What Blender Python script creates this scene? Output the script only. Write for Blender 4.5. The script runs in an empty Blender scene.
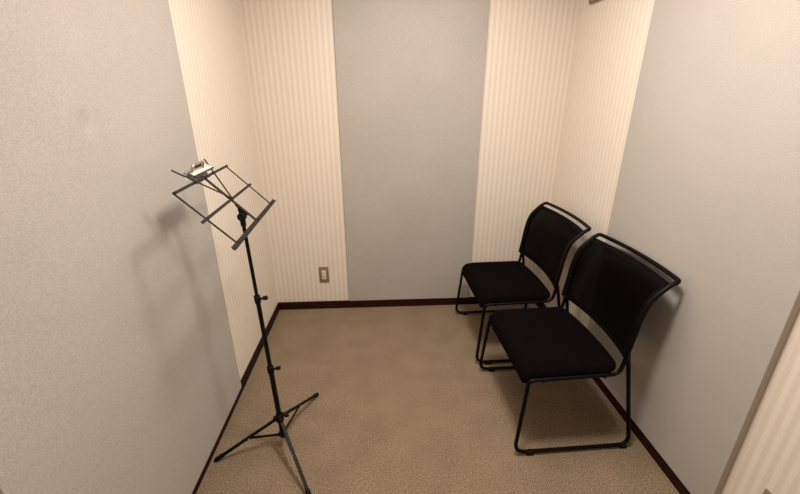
import bpy, bmesh, math, random
from mathutils import Vector, Matrix, Euler
S = bpy.context.scene
COL = S.collection
S.view_settings.view_transform = 'Standard'
S.view_settings.look = 'None'
S.view_settings.exposure = 0.0

# ------------------------------------------------------------------ materials
def srgb(r, g, b):
    f = lambda c: c / 12.92 if c <= .04045 else ((c + .055) / 1.055) ** 2.4
    return (f(r / 255), f(g / 255), f(b / 255), 1)

def new_mat(name):
    m = bpy.data.materials.new(name); m.use_nodes = True
    nt = m.node_tree
    return m, nt, nt.nodes['Principled BSDF']

def plain(name, col, rough=.5, metal=0, spec=.5):
    m, nt, b = new_mat(name)
    tc = nt.nodes.new('ShaderNodeTexCoord'); nz = nt.nodes.new('ShaderNodeTexNoise')
    nz.inputs['Scale'].default_value = 60
    nt.links.new(tc.outputs['Object'], nz.inputs['Vector'])
    mx = nt.nodes.new('ShaderNodeMixRGB'); mx.blend_type = 'MULTIPLY'; mx.inputs[0].default_value = .15
    mx.inputs[1].default_value = col
    nt.links.new(nz.outputs['Fac'], mx.inputs[2])
    nt.links.new(mx.outputs[0], b.inputs['Base Color'])
    b.inputs['Roughness'].default_value = rough; b.inputs['Metallic'].default_value = metal
    b.inputs['Specular IOR Level'].default_value = spec
    return m

def noise_mat(name, c1, c2, scale, bump_scale, bump, rough=.9, detail=3, big=None, spec=.2):
    m, nt, b = new_mat(name)
    N = nt.nodes; L = nt.links
    tc = N.new('ShaderNodeTexCoord')
    nz = N.new('ShaderNodeTexNoise'); nz.inputs['Scale'].default_value = scale; nz.inputs['Detail'].default_value = detail
    L.new(tc.outputs['Object'], nz.inputs['Vector'])
    cr = N.new('ShaderNodeValToRGB')
    cr.color_ramp.elements[0].color = c1; cr.color_ramp.elements[1].color = c2
    cr.color_ramp.elements[0].position = .36; cr.color_ramp.elements[1].position = .64
    L.new(nz.outputs['Fac'], cr.inputs['Fac'])
    out = cr.outputs['Color']
    if big:
        n2 = N.new('ShaderNodeTexNoise'); n2.inputs['Scale'].default_value = big[0]; n2.inputs['Detail'].default_value = 2
        L.new(tc.outputs['Object'], n2.inputs['Vector'])
        r2 = N.new('ShaderNodeValToRGB'); k = 1 - big[1]
        r2.color_ramp.elements[0].color = (k, k, k, 1); r2.color_ramp.elements[0].position = .35
        r2.color_ramp.elements[1].position = .65
        L.new(n2.outputs['Fac'], r2.inputs['Fac'])
        mx = N.new('ShaderNodeMixRGB'); mx.blend_type = 'MULTIPLY'; mx.inputs[0].default_value = 1
        L.new(out, mx.inputs[1]); L.new(r2.outputs['Color'], mx.inputs[2]); out = mx.outputs[0]
    L.new(out, b.inputs['Base Color'])
    n3 = N.new('ShaderNodeTexNoise'); n3.inputs['Scale'].default_value = bump_scale; n3.inputs['Detail'].default_value = 2
    L.new(tc.outputs['Object'], n3.inputs['Vector'])
    bp = N.new('ShaderNodeBump'); bp.inputs['Strength'].default_value = bump; bp.inputs['Distance'].default_value = .004
    L.new(n3.outputs['Fac'], bp.inputs['Height']); L.new(bp.outputs['Normal'], b.inputs['Normal'])
    b.inputs['Roughness'].default_value = rough; b.inputs['Specular IOR Level'].default_value = spec
    return m

def stripe_mat(name, axis, c1, c2, period=.034, phase=0.):
    m, nt, b = new_mat(name)
    N = nt.nodes; L = nt.links
    tc = N.new('ShaderNodeTexCoord'); sp = N.new('ShaderNodeSeparateXYZ')
    L.new(tc.outputs['Object'], sp.inputs[0])
    mu = N.new('ShaderNodeMath'); mu.operation = 'MULTIPLY_ADD'
    mu.inputs[1].default_value = 2 * math.pi / period; mu.inputs[2].default_value = phase
    L.new(sp.outputs[axis], mu.inputs[0])
    sn = N.new('ShaderNodeMath'); sn.operation = 'SINE'; L.new(mu.outputs[0], sn.inputs[0])
    cr = N.new('ShaderNodeValToRGB')
    e = cr.color_ramp.elements
    mp = N.new('ShaderNodeMapRange'); mp.inputs[1].default_value = -1; mp.inputs[2].default_value = 1
    L.new(sn.outputs[0], mp.inputs[0]); L.new(mp.outputs[0], cr.inputs['Fac'])
    e[0].color = c1; e[0].position = .3; e[1].color = c2; e[1].position = .7
    nz = N.new('ShaderNodeTexNoise'); nz.inputs['Scale'].default_value = 220; nz.inputs['Detail'].default_value = 2
    L.new(tc.outputs['Object'], nz.inputs['Vector'])
    mx = N.new('ShaderNodeMixRGB'); mx.blend_type = 'OVERLAY'; mx.inputs[0].default_value = .12
    L.new(cr.outputs[0], mx.inputs[1]); L.new(nz.outputs['Fac'], mx.inputs[2])
    L.new(mx.outputs[0], b.inputs['Base Color'])
    bp = N.new('ShaderNodeBump'); bp.inputs['Strength'].default_value = .25; bp.inputs['Distance'].default_value = .002
    L.new(nz.outputs['Fac'], bp.inputs['Height']); L.new(bp.outputs['Normal'], b.inputs['Normal'])
    b.inputs['Roughness'].default_value = .85; b.inputs['Specular IOR Level'].default_value = .2
    return m

CREAM_D = srgb(216, 205, 191); CREAM_L = srgb(226, 215, 203)
M_stripe_x = stripe_mat('striped_wallpaper_x', 'X', CREAM_D, CREAM_L)
M_stripe_y = stripe_mat('striped_wallpaper_y', 'Y', CREAM_D, CREAM_L)
M_panel = noise_mat('grey_panel_fabric', srgb(168, 161, 155), srgb(183, 176, 170), 300, 420, .22, .9, 4, (3, .04))
# left panel: same cloth with a faint rubbed smudge
M_panel_left = M_panel.copy(); M_panel_left.name = 'grey_panel_fabric_smudged'
nt = M_panel_left.node_tree; b_ = nt.nodes['Principled BSDF']
src = b_.inputs['Base Color'].links[0].from_socket
geo = nt.nodes.new('ShaderNodeNewGeometry')
for (px, py, pz), rad, k in (((-.754, 1.087, 1.455), .035, (.90, .90, .90, 1)), ((-.754, 1.10, 1.413), .045, (1.06, 1.05, 1.05, 1))):
    vd = nt.nodes.new('ShaderNodeVectorMath'); vd.operation = 'DISTANCE'; vd.inputs[1].default_value = (px, py, pz)
    nt.links.new(geo.outputs['Position'], vd.inputs[0])
    mr = nt.nodes.new('ShaderNodeMapRange'); mr.interpolation_type = 'SMOOTHSTEP'
    mr.inputs[1].default_value = 0; mr.inputs[2].default_value = rad; mr.inputs[3].default_value = 1; mr.inputs[4].default_value = 0
    nt.links.new(vd.outputs['Value'], mr.inputs[0])
    mx = nt.nodes.new('ShaderNodeMixRGB'); mx.blend_type = 'MULTIPLY'; mx.inputs[2].default_value = k
    nt.links.new(mr.outputs[0], mx.inputs[0]); nt.links.new(src, mx.inputs[1]); src = mx.outputs[0]
nt.links.new(src, b_.inputs['Base Color'])
M_carpet = noise_mat('beige_carpet', srgb(100, 85, 68), srgb(158, 138, 116), 190, 260, .5, 1.0, 5, (6, .12), .05)
M_ceil = plain('white_ceiling', srgb(238, 234, 228), .9, 0, .1)
M_base = plain('dark_brown_vinyl', srgb(44, 16, 15), .6, 0, .12)
M_plate = plain('brown_grey_plate', srgb(140, 126, 110), .4, .2)
M_ivory = plain('ivory_plastic', srgb(238, 228, 212), .4)
M_slot = plain('dark_slot', srgb(60, 52, 45), .6)
M_vent = plain('brown_vent', srgb(140, 118, 98), .6)
M_black = plain('black_powder_coat', srgb(6, 4, 4), .45, 0, .12)
M_blackplastic = plain('black_plastic', srgb(6, 4, 4), .7, 0, .06)
M_fabric = noise_mat('black_seat_fabric', srgb(5, 3, 4), srgb(11, 7, 8), 500, 400, .3, 1.0, 3, None, .05)
M_stand = plain('black_stand_paint', srgb(11, 9, 9), .5, 0, .15)
M_desk = plain('dark_bronze_desk_paint', srgb(36, 29, 26), .55, 0, .2)
M_rubber = plain('black_rubber', srgb(13, 12, 12), .7, 0, .2)
M_steel = plain('bright_steel', srgb(190, 186, 180), .3, .9)
M_clip = plain('white_clip_enamel', srgb(205, 202, 198), .35, 0, .5)

def mesh_mat():
    m, nt, b = new_mat('black_chair_mesh')
    N = nt.nodes; L = nt.links
    b.inputs['Base Color'].default_value = srgb(5, 3, 3); b.inputs['Roughness'].default_value = .9
    b.inputs['Specular IOR Level'].default_value = .02
    tr = N.new('ShaderNodeBsdfTransparent'); mx = N.new('ShaderNodeMixShader')
    tc = N.new('ShaderNodeTexCoord'); nz = N.new('ShaderNodeTexNoise'); nz.inputs['Scale'].default_value = 700
    L.new(tc.outputs['Object'], nz.inputs['Vector'])
    mr = N.new('ShaderNodeMapRange'); mr.inputs[1].default_value = .3; mr.inputs[2].default_value = .7
    mr.inputs[3].default_value = .965; mr.inputs[4].default_value = .995
    L.new(nz.outputs['Fac'], mr.inputs[0]); L.new(mr.outputs[0], mx.inputs[0])
    L.new(tr.outputs[0], mx.inputs[1]); L.new(b.outputs[0], mx.inputs[2])
    L.new(mx.outputs[0], N['Material Output'].inputs['Surface'])
    return m
M_mesh = mesh_mat()

# ------------------------------------------------------------------ mesh helpers
def obj(name, bm, mat, parent=None, smooth=True, loc=None):
    bmesh.ops.recalc_face_normals(bm, faces=bm.faces[:])
    me = bpy.data.meshes.new(name); bm.to_mesh(me); bm.free()
    o = bpy.data.objects.new(name, me); COL.objects.link(o)
    me.materials.append(mat)
    if smooth:
        for p in me.polygons: p.use_smooth = True
        try: me.set_sharp_from_angle(angle=math.radians(40))
        except Exception: pass
    if parent: o.parent = parent
    if loc: o.location = loc
    return o

def empty(name, loc=(0, 0, 0), rz=0):
    o = bpy.data.objects.new(name, None); COL.objects.link(o)
    o.empty_display_size = .1
    o.location = loc; o.rotation_euler = (0, 0, rz)
    return o

def tag(o, label=None, cat=None, group=None, kind=None):
    if label: o['label'] = label
    if cat: o['category'] = cat
    if group: o['group'] = group
    if kind: o['kind'] = kind
    return o

def add_box(bm, x0, x1, y0, y1, z0, z1, bevel=0, seg=2):
    r = bmesh.ops.create_cube(bm, size=1)
    vs = r['verts']
    for v in vs:
        v.co = Vector(((x0 + x1) / 2 + v.co.x * (x1 - x0), (y0 + y1) / 2 + v.co.y * (y1 - y0), (z0 + z1) / 2 + v.co.z * (z1 - z0)))
    if bevel:
        es = list({e for v in vs for e in v.link_edges})
        bmesh.ops.bevel(bm, geom=es, offset=bevel, segments=seg, profile=.5, affect='EDGES')
    return bm

def fillet(pts, rad, n=6):
    pts = [Vector(p) for p in pts]
    if not hasattr(rad, '__len__'): rad = [rad] * len(pts)
    out = [pts[0]]
    for i in range(1, len(pts) - 1):
        a, b, c = pts[i - 1], pts[i], pts[i + 1]
        u = (a - b); v = (c - b); lu, lv = u.length, v.length
        u.normalize(); v.normalize()
        ang = u.angle(v)
        if rad[i] <= 0 or ang > math.pi - .02: out.append(b); continue
        t = min(rad[i] / math.tan(ang / 2), lu * .49, lv * .49)
        p0 = b + u * t; p1 = b + v * t
        for k in range(n + 1):
            s = k / n
            out.append(p0 * (1 - s) ** 2 + b * 2 * s * (1 - s) + p1 * s * s)
    out.append(pts[-1])
    return out

def add_tube(bm, pts, r, n=12, closed=False, cap=True, flat=None):
    """sweep a round (or, with flat=(w,h,up), oval) section along pts"""
    pts = [Vector(p) for p in pts]
    N = len(pts)
    tang = []
    for i in range(N):
        if closed: t = pts[(i + 1) % N] - pts[i - 1]
        else: t = pts[min(i + 1, N - 1)] - pts[max(i - 1, 0)]
        tang.append(t.normalized())
    ref = Vector((0, 0, 1)) if abs(tang[0].z) < .9 else Vector((1, 0, 0))
    nrm = (ref - tang[0] * ref.dot(tang[0])).normalized()
    rings = []
    for i in range(N):
        t = tang[i]
        nrm = (nrm - t * nrm.dot(t)).normalized()
        bn = t.cross(nrm)
        rr = r[i] if hasattr(r, '__len__') else r
        rings.append([bm.verts.new(pts[i] + (nrm * math.cos(2 * math.pi * k / n) + bn * math.sin(2 * math.pi * k / n)) * rr) for k in range(n)])
    M = N if closed else N - 1
    for i in range(M):
        A, B = rings[i], rings[(i + 1) % N]
        for k in range(n):
            bm.faces.new((A[k], A[(k + 1) % n], B[(k + 1) % n], B[k]))
    if cap and not closed:
        bm.faces.new(rings[0][::-1]); bm.faces.new(rings[-1])
    return bm

def add_bar(bm, a, b, wdir, w, t, bevel=.0008):
    """rectangular bar from a to b, width w along wdir, thickness t along the third axis"""
    a = Vector(a); b = Vector(b); d = (b - a); L = d.length; d.normalize()
    wv = Vector(wdir); wv = (wv - d * wv.dot(d)).normalized(); n = d.cross(wv)
    M = Matrix((d, wv, n)).transposed().to_4x4(); M.translation = (a + b) / 2
    tmp = bmesh.new(); add_box(tmp, -L / 2, L / 2, -w / 2, w / 2, -t / 2, t / 2, bevel, 1)
    tmp.transform(M)
    me = bpy.data.meshes.new('tmp'); tmp.to_mesh(me); tmp.free(); bm.from_mesh(me); bpy.data.meshes.remove(me)
    return bm

def cyl(bm, a, b, r, n=20, bev=.15):
    a = Vector(a); b = Vector(b); d = b - a; e = min(r * bev, d.length * .3); u = d.normalized()
    return add_tube(bm, [a, a + u * e, b - u * e, b], [r - e, r, r, r - e], n)

def ball(bm, c, r, sc=(1, 1, 1)):
    M = Matrix.Translation(Vector(c)) @ Matrix.Diagonal((*sc, 1))
    bmesh.ops.create_uvsphere(bm, u_segments=16, v_segments=10, radius=r, matrix=M)
    return bm

def layers(bm, rings):
    """loft closed rings (same vertex count), capped with a fan at both ends"""
    R = [[bm.verts.new(p) for p in r] for r in rings]
    n = len(R[0])
    for A, B in zip(R[:-1], R[1:]):
        for k in range(n): bm.faces.new((A[k], A[(k + 1) % n], B[(k + 1) % n], B[k]))
    for ring in (R[0], R[-1]):
        c = Vector((0, 0, 0))
        for v in ring: c += v.co
        cv = bm.verts.new(c / n)
        for k in range(n): bm.faces.new((ring[k], ring[(k + 1) % n], cv))
    return bm

# ------------------------------------------------------------------ the room
XL, XR, YB, YF, ZC = -.778, 1.205, 2.595, -.55, 2.33
T = .06
def struct(name, x0, x1, y0, y1, z0, z1, mat, bevel=0):
    o = obj(name, add_box(bmesh.new(), x0, x1, y0, y1, z0, z1, bevel), mat, smooth=False)
    return tag(o, kind='structure')
struct('floor', XL - T, XR + T, YF - T, YB + T, -.06, 0, M_carpet)
struct('ceiling', XL - T, XR + T, YF - T, YB + T, ZC, ZC + .06, M_ceil)
struct('wall_left', XL - T, XL, YF, YB, 0, ZC, M_stripe_y)
struct('wall_right', XR, XR + T, YF, YB, 0, ZC, M_stripe_y)
struct('wall_back', XL - T, XR + T, YB, YB + T, 0, ZC, M_stripe_x)
struct('wall_front', XL - T, XR + T, YF - T, YF, 0, ZC, M_stripe_x)
HB = .0585
struct('baseboard_left', XL, XL + .010, YF, YB, 0, HB, M_base, .002)
struct('baseboard_right', XR - .021, XR, YF, YB, 0, HB, M_base, .002)
struct('baseboard_back', XL + .010, XR - .021, YB - .015, YB, 0, HB, M_base, .002)

def panel(x0, x1, y0, y1, z0, z1, label, mat=None):
    o = obj('acoustic_panel', add_box(bmesh.new(), x0, x1, y0, y1, z0, z1, .002, 2), mat or M_panel, smooth=False)
    tag(o, label, 'wall panel', 'fabric-covered sound absorbing panels')
PZ = .0595
panel(XL, -.7544, .574, 1.686, PZ, ZC - .005, 'grey fabric acoustic panel on the left wall beside the music stand', M_panel_left)
panel(-.2456, .665, YB - .013, YB, PZ, ZC - .005, 'grey fabric acoustic panel in the middle of the back wall')
panel(1.1797, XR, .909, 1.8424, PZ, ZC - .005, 'grey fabric acoustic panel on the right wall behind the nearer chair')

# ------------------------------------------------------------------ wall outlets
def outlet(label):
    t = empty('wall_outlet'); tag(t, label, 'outlet', 'wall outlets')
    # built facing -Y, back at y=0
    bm = bmesh.new(); add_box(bm, -.035, .035, -.007, 0, -.062, .062, .003, 2)
    pl = obj('cover_plate', bm, M_plate, t); pl['label'] = 'grey-brown cover plate'
    bm = bmesh.new(); add_box(bm, -.0145, .0145, -.010, -.006, -.036, .034, .0015, 2)
    ins = obj('socket_insert', bm, M_ivory, t); ins['label'] = 'ivory socket insert'
    bm = bmesh.new()
    for zc in (-.0225, 0, .0225):
        for s in (-1, 1): add_box(bm, s * .0045 - .0012, s * .0045 + .0012, -.0104, -.0095, zc - .005, zc + .005)
    for zc in (-.01125, .01125): add_box(bm, -.0125, .0125, -.0103, -.0095, zc - .0012, zc + .0012)
    obj('socket_slots', bm, M_slot, ins, smooth=False)
    return t
o1 = outlet('small grey outlet low on striped back wall left of the middle panel')
o1.location = (-.4195, YB, .279)
def copy_tree(o, parent=None):
    c = o.copy(); COL.objects.link(c); c.parent = parent
    for ch in o.children: copy_tree(ch, c)
    return c
o2 = copy_tree(o1)
o2['label'] = 'outlet on right wall at bottom edge of photo, only its corner showing'
o2.location = (XR, .7615, .279); o2.rotation_euler = (0, 0, -math.pi / 2)

# brown fitting high on the right wall, only its lower corner in the frame
vt = empty('wall_vent', (XR, 2.33, 2.05)); tag(vt, 'brown fitting high on the right wall above the chairs, cut by the top edge', 'vent')
bm = bmesh.new(); add_box(bm, -.022, 0, -.11, .11, -.075, .09, .004, 2)
vf = obj('vent_frame', bm, M_vent, vt)
bm = bmesh.new()
for k in range(6):
    zc = -.052 + k * .024
    add_bar(bm, (-.022, -.095, zc), (-.022, .095, zc), (-.5, 0, -.8), .018, .002)
obj('vent_slats', bm, M_vent, vt)

# ------------------------------------------------------------------ chairs (front faces -X, origin on floor)
def make_chair():
    t = empty('stacking_chair')
    r = .0085
    X = lambda x: x - .85
    # back surface: profile (x,z); bow pushes the middle backwards
    prof = [(.990, .490), (.998, .53), (1.006, .60), (1.017, .680), (1.041, .757), (1.100, .819)]
    def P(u, v):          # u in -1..1 across, v in 0..1 up
        k = v * (len(prof) - 1); i = min(int(k), len(prof) - 2); f = k - i
        x = prof[i][0] * (1 - f) + prof[i + 1][0] * f; z = prof[i][1] * (1 - f) + prof[i + 1][1] * f
        w = .274
        return Vector((X(x) + (.034 - .006 * v) * (1 - u * u), u * w, z))
    # smooth profile by sampling a catmull-rom
    def cr(ps, m):
        out = []
        q = [ps[0]] + ps + [ps[-1]]
        for i in range(1, len(q) - 2):
            for k in range(m):
                s = k / m
                out.append(tuple(.5 * ((2 * q[i][j]) + (-q[i - 1][j] + q[i + 1][j]) * s + (2 * q[i - 1][j] - 5 * q[i][j] + 4 * q[i + 1][j] - q[i + 2][j]) * s * s + (-q[i - 1][j] + 3 * q[i][j] - 3 * q[i + 1][j] + q[i + 2][j]) * s ** 3) for j in (0, 1)))
        out.append(ps[-1]); return out
    prof = cr(prof, 4)
    # side frames: sled loop, seat rail
    for s in (-1, 1):
        yf, yw = s * .283, s * .262
        pts = [(X(1.008), yw, .500), (X(1.103), yf, .015), (X(.566), yf, .017), (X(.597), yw, .394), (X(.99), yw, .400), (X(1.004), yw, .50)]
        path = fillet(pts, [0, .045, .05, .026, .045, 0], 7)
        bm = bmesh.new(); add_tube(bm, path, r, 12)
        sf = obj('side_frame', bm, M_black, t)
        for gx in (.64, 1.075):
            bm = bmesh.new(); add_box(bm, X(gx) - .016, X(gx) + .016, yf - .010, yf + .010, 0, .014, .003, 2)
            ball(bm, (X(gx), yf, .016), .012, (1.3, 1, .7))
            obj('glide', bm, M_rubber, sf)
    # cross rails under the seat
    for x in (.66, .93):
        bm = bmesh.new(); add_tube(bm, [(X(x), -.262, .388), (X(x), .262, .388)], .008, 12)
        obj('cross_rail', bm, M_black, t)
    # stile + top bar: one bent tube over the back
    up = [Vector((X(x), 0, z)) for x, z in prof]
    tip = Vector((X(1.132), 0, .836))
    L = [Vector((X(1.004), -.266, .478))] + [p + Vector((0, -.272, 0)) for p in up[2:]] 
    corner = tip + Vector((0, -.272, 0))
    nb = 12
    top = [tip + Vector((.026 * (1 - u * u), .272 * u, 0)) for u in [-.9 + 1.8 * k / nb for k in range(nb + 1)]]
    pre = fillet([L[-1], corner, top[0]], .03, 6)
    post = [Vector((p.x, -p.y, p.z)) for p in reversed(pre)]
    path = L[:-1] + pre + top[1:-1] + post + [Vector((p.x, -p.y, p.z)) for p in reversed(L[:-1])]
    bm = bmesh.new(); add_tube(bm, path, .0095, 12)
    obj('back_tube', bm, M_black, t)
    # mesh panel with a solid rim
    nu, nv = 20, 24
    us = [-1 + 2 * i / nu for i in range(nu + 1)]; us = [-1, -.965] + [-.90 + 1.8 * i / nu for i in range(nu + 1)] + [.965, 1]
    vs = [0, .03, .09] + [.09 + .85 * (j + 1) / nv for j in range(nv)] + [.97, 1]
    def skin(bm, cells, off):
        vm = {}
        def V(i, j, k):
            if (i, j, k) not in vm: vm[(i, j, k)] = bm.verts.new(P(us[i], vs[j]) + Vector((k, 0, 0)))
            return vm[(i, j, k)]
        cs = set(cells)
        for (i, j) in cells:
            for k in (off, -off):
                bm.faces.new((V(i, j, k), V(i + 1, j, k), V(i + 1, j + 1, k), V(i, j + 1, k)))
            for (di, dj, a, b) in ((-1, 0, (i, j), (i, j + 1)), (1, 0, (i + 1, j), (i + 1, j + 1)), (0, -1, (i, j), (i + 1, j)), (0, 1, (i, j + 1), (i + 1, j + 1))):
                if (i + di, j + dj) not in cs:
                    bm.faces.new((V(*a, off), V(*b, off), V(*b, -off), V(*a, -off)))
    nI, nJ = len(us) - 1, len(vs) - 1
    rim = [(i, j) for i in range(nI) for j in range(nJ) if i < 2 or i >= nI - 2 or j < 2 or j >= nJ - 2]
    inn = [(i, j) for i in range(nI) for j in range(nJ) if not (i < 2 or i >= nI - 2 or j < 2 or j >= nJ - 2)]
    bm = bmesh.new(); skin(bm, rim, .007); bk = obj('backrest_rim', bm, M_blackplastic, t)
    bm = bmesh.new()
    vm = {}
    for (i, j) in inn:
        q = []
        for a in ((i, j), (i + 1, j), (i + 1, j + 1), (i, j + 1)):
            if a not in vm: vm[a] = bm.verts.new(P(us[a[0]], vs[a[1]]))
            q.append(vm[a])
        bm.faces.new(q)
    o = obj('backrest_mesh', bm, M_mesh, t); o['label'] = 'see-through black mesh'
    # seat: padded cushion with waterfall front
    def outline(ins, z, drop):
        x0, x1, y = X(.578) + ins, X(.995) - ins, .258 - ins
        pts = []
        for (cx, cy, rr, a0) in ((x1, y, .05, 0), (x0, y, .032, 90), (x0, -y, .032, 180), (x1, -y, .05, 270)):
            rr = max(rr - ins * .5, .01)
            ox = cx - rr if cx > 0 else cx + rr; oy = cy - rr if cy > 0 else cy + rr
            for k in range(9):
                a = math.radians(a0 + 90 * k / 8)
                pts.append((ox + rr * math.cos(a), oy + rr * math.sin(a)))
            # subdivide straight run to the next corner is not needed at the ends
        # densify
        d = []
        for k in range(len(pts)):
            a, b = pts[k], pts[(k + 1) % len(pts)]
            m = 8 if k % 9 == 8 else 1
            for q in range(m): d.append((a[0] + (b[0] - a[0]) * q / m, a[1] + (b[1] - a[1]) * q / m))
        out = []
        for (x, y_) in d:
            fr = max(0, min(1, (X(.67) - x) / .095)); rb = max(0, min(1, (x - X(.93)) / .07))
            bow = .020 * max(0, (x - X(.9)) / .1) * (1 - (y_ / .252) ** 2)
            out.append(Vector((x + bow, y_, z - drop * fr ** 2 + .004 * rb)))
        return out
    bm = bmesh.new()
    layers(bm, [outline(.10, .396, .0), outline(.03, .396, .046), outline(.006, .398, .048), outline(0, .408, .042), outline(.003, .424, .030), outline(.012, .433, .024), outline(.03, .437, .018), outline(.07, .438, .012), outline(.13, .436, 0), outline(.19, .434, 0)])
    obj('seat', bm, M_fabric, t)
    bm = bmesh.new()
    layers(bm, [outline(.05, .383, 0), outline(.024, .386, .016), outline(.022, .397, .022), outline(.05, .398, .008)])
    obj('seat_pan', bm, M_blackplastic, t)
    return t
ch1 = make_chair()
ch1.location = (.850, 1.533, 0); ch1.rotation_euler = (0, 0, .03)
tag(ch1, 'black mesh-back stacking chair nearest the camera, against the grey right panel', 'chair', 'black sled-base chairs along the right wall')
ch2 = copy_tree(ch1)
ch2.location = (.829, 2.161, 0); ch2.rotation_euler = (0, 0, .027)
ch2['label'] = 'farther black mesh-back stacking chair, in the back corner of the room'

# ------------------------------------------------------------------ music stand
st = empty('music_stand', (-.463, 1.352, 0))
tag(st, 'folding black wire music stand on tripod legs by the left wall', 'music stand')
O = Vector((-.463, 1.352, 0))
W = lambda p: Vector(p) - O
base = Vector((-.463, 1.352, .05)); hub = Vector((-.465, 1.350, .168)); joint = Vector((-.486, 1.336, 1.104))
ax = (joint - hub).normalized()
at = lambda z: hub + ax * ((z - .168) / ax.z)
feet = [Vector((-.741, 1.287, .010)), Vector((-.358, 1.661, .010)), Vector((-.300, 1.083, .010))]
def part(name, bm, mat, parent=st, smooth=True):
    bm.transform(Matrix.Translation(-O)); return obj(name, bm, mat, parent, smooth)
bm = bmesh.new(); cyl(bm, at(.055), at(.435), .0105); part('lower_tube', bm, M_stand)
bm = bmesh.new(); cyl(bm, at(.425), at(.771), .0085); part('middle_tube', bm, M_stand)
bm = bmesh.new(); cyl(bm, at(.76), at(1.098), .0065); part('upper_tube', bm, M_stand)
def clamp(z, r, name='clamp_knob'):
    c = at(z); bm = bmesh.new()
    cyl(bm, c - ax * .016, c + ax * .016, r + .0035)
    k = Vector((.98, .05, .12)).normalized()
    cyl(bm, c + k * r, c + k * (r + .014), .0045, 12)
    kn = part('clamp_collar', bm, M_stand)
    bm = bmesh.new(); cyl(bm, c + k * (r + .013), c + k * (r + .030), .0085, 16)
    part('clamp_knob', bm, M_rubber, kn)
clamp(.771, .0085); clamp(.435, .0105); clamp(.175, .0105)
# tripod hub, lower slider, legs and struts
bm = bmesh.new(); cyl(bm, at(.150), at(.186), .017)
for f in feet:
    d = (f - hub); d.z = 0; d.normalize()
    add_bar(bm, at(.168) + d * .012, at(.166) + d * .026, (0, 0, 1), .020, .014)
part('leg_hub', bm, M_stand)
low = at(.072)
bm = bmesh.new(); cyl(bm, at(.058), at(.090), .0135)
for f in feet:
    d = (f - hub); d.z = 0; d.normalize()
    add_bar(bm, low + d * .008, low + d * .021, (0, 0, 1), .016, .010)
part('leg_slider', bm, M_stand)
for i, f in enumerate(feet):
    d = (f - hub); d.z = 0; d.normalize(); side = Vector((0, 0, 1)).cross(d)
    a = at(.166) + d * .018
    bm = bmesh.new()
    e = (f - a).normalized()
    # U-channel leg: web on top, two flanges
    add_bar(bm, a, f, side, .013, .003)
    for s in (-1, 1):
        add_bar(bm, a + side * s * .0055 - Vector((0, 0, .003)), f + side * s * .0055 - Vector((0, 0, .000)), side, .0022, .009)
    lg = part('leg', bm, M_stand)
    bm = bmesh.new(); add_tube(bm, [f - e * .035, f - e * .03, f + e * .004, f + e * .012], [.0085, .0095, .0095, .006], 14)
    part('rubber_foot', bm, M_rubber, lg)
    m = a + (f - a) * .46 - Vector((0, 0, .004))
    bm = bmesh.new()
    for s in (-1, 1):
        add_bar(bm, low + d * .016 + side * s * .003, m + side * s * .003, (0, 0, 1), .008, .002)
    sr = part('strut', bm, M_steel if i == 2 else M_stand)
    if i == 2: sr['label'] = 'bare steel strut'
    bm = bmesh.new(); cyl(bm, m - side * .009, m + side * .009, .0035, 10)
    part('strut_rivet', bm, M_steel, lg)

# desk: coordinates (a across, b up, c out towards the player)
D = Vector((-.516, 1.342, 1.164))
R_ = Vector((-.0384, .9993, 0)); U_ = Vector((-.6985, -.0268, .7151)); N_ = Vector((.7146, .0275, .699))
def K(a, b, c=0): return D + R_ * a + U_ * b + N_ * c
bm = bmesh.new(); add_bar(bm, K(0, -.112), K(0, .118), R_, .017, .003)
for b in (-.108, 0, .108): cyl(bm, K(0, b, 0), K(0, b, .0075), .004, 10)
part('spine', bm, M_desk)
for nm, b, a0, a1, w in (('top_bar', .1085, -.236, .234, .009), ('middle_bar', 0, -.272, .250, .0095)):
    bm = bmesh.new(); add_bar(bm, K(a0, b, .003), K(a1, b, .003), U_, w, .003)
    for a in (-.229, .229): cyl(bm, K(a, b, .0), K(a, b, .007), .0035, 10)
    part(nm, bm, M_desk)
bm = bmesh.new()
add_bar(bm, K(-.282, -.1095, .003), K(.284, -.1095, .003), U_, .014, .003)
add_bar(bm, K(-.282, -.1160, .009), K(.284, -.1160, .007), N_, .010, .0025)
for a in (-.229, .229): cyl(bm, K(a, -.108, .0), K(a, -.108, .007), .0035, 10)
part('bottom_ledge', bm, M_desk)
for s in (-1, 1):
    bm = bmesh.new(); add_bar(bm, K(s * .229, -.113, -.0005), K(s * .229, .113, -.0005), R_, .0085, .003)
    part('side_rod', bm, M_desk)
    bm = bmesh.new()
    e0, e1 = K(0, .002, .007), K((-.133, .118)[s > 0], (.172, .166)[s > 0], .007)
    sd = (e1 - e0).cross(N_)
    add_bar(bm, e0, e1, sd, .008, .0025)
    part('page_arm', bm, M_desk)
# tilt joint under the spine
bm = bmesh.new()
cyl(bm, joint - R_ * .010, joint + R_ * .010, .015, 20)
cyl(bm, joint + R_ * .008, joint + R_ * .018, .006, 12)
cyl(bm, joint - ax * .035, joint - ax * .004, .0095, 16)
add_bar(bm, joint, K(0, -.035, -.002), R_, .010, .012)
add_bar(bm, K(0, -.075, -.003), K(0, -.02, -.003), R_, .014, .005)
part('tilt_joint', bm, M_rubber)

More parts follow.
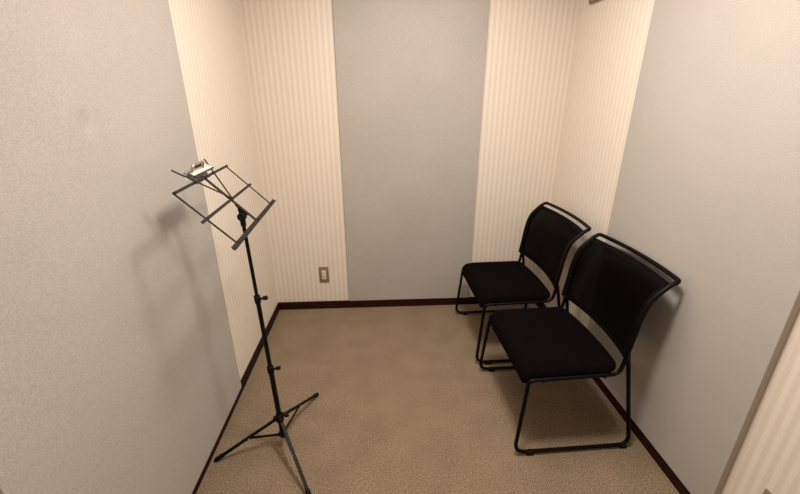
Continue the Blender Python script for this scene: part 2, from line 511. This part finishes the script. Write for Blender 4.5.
# spring clip gripping the top of the desk
cl = empty('spring_clip', K(0, .13)); tag(cl, 'wide white and silver spring clip gripping the top of the music stand', 'clip')
OC = K(0, .13)
def cpart(name, bm, mat, parent=cl):
    bm.transform(Matrix.Translation(R_ * -.014 + U_ * -.009 + N_ * -.001))
    bm.transform(Matrix.Translation(-OC)); return obj(name, bm, mat, parent)
bm = bmesh.new()
add_bar(bm, K(-.058, .140, .0135), K(.100, .140, .0135), U_ - N_ * .15, .018, .002)
add_bar(bm, K(-.050, .152, .0125), K(.094, .152, .0125), U_ - N_ * .7, .012, .002)
cpart('front_jaw', bm, M_clip)
bm = bmesh.new()
cyl(bm, K(-.062, .1305, .0155), K(.104, .1305, .0155), .0032, 10)
j = cpart('jaw_lip', bm, M_slot); j['label'] = 'dark gripping lip'
bm = bmesh.new()
add_bar(bm, K(-.050, .126, -.0075), K(.086, .128, -.0075), U_, .026, .002)
add_bar(bm, K(-.070, .148, -.006), K(.100, .148, -.006), U_ + N_ * .35, .018, .002)
cpart('back_jaw', bm, M_clip)
bm = bmesh.new(); cyl(bm, K(-.064, .155, .003), K(.09, .155, .003), .0065, 12); cpart('coil_spring', bm, M_steel)
bm = bmesh.new()
lp = [K(-.050, .148, .014), K(-.046, .158, .034), K(.040, .158, .034), K(.044, .148, .014)]
add_tube(bm, fillet(lp, .014, 6), .0045, 10)
add_bar(bm, K(-.046, .150, .018), K(.040, .150, .018), N_, .008, .0025)
cpart('finger_loop', bm, M_steel)
bm = bmesh.new()
add_bar(bm, K(-.020, .153, .021), K(.032, .153, .021), U_ + N_ * 1.5, .015, .002)
cpart('loop_recess', bm, M_slot)

# ------------------------------------------------------------------ light
def area(name, loc, size, power, col, rot=(0, 0, 0), shape='DISK'):
    l = bpy.data.lights.new(name, 'AREA'); l.shape = shape; l.size = size; l.energy = power; l.color = col
    o = bpy.data.objects.new(name, l); COL.objects.link(o); o.location = loc; o.rotation_euler = rot
    return o
area('ceiling_lamp_light', (.32, 1.02, ZC - .03), .30, 30.5, (1, .92, .82))
area('soft_fill_light', (.22, 1.65, ZC - .012), 1.1, 19, (1, .92, .82))  # added fill, no actual fixture: evens out the walls and softens the lamp's shadows
w = bpy.data.worlds.new('world'); S.world = w; w.use_nodes = True
w.node_tree.nodes['Background'].inputs['Color'].default_value = (.02, .018, .016, 1)

# ------------------------------------------------------------------ camera
cam = bpy.data.cameras.new('camera'); co = bpy.data.objects.new('camera', cam); COL.objects.link(co)
cam.sensor_width = 36; cam.sensor_fit = 'HORIZONTAL'; cam.lens = 386.3426 * 36 / 800
cam.clip_start = .02
fw = Vector((.0499, .9298, -.3647)).normalized(); rt = Vector((.9985, -.0544, -.0020)); rt = (rt - fw * rt.dot(fw)).normalized(); upv = rt.cross(fw)
Mx = Matrix((rt, upv, -fw)).transposed().to_4x4(); Mx.translation = (0, 0, 1.5)
co.matrix_world = Mx
S.camera = co
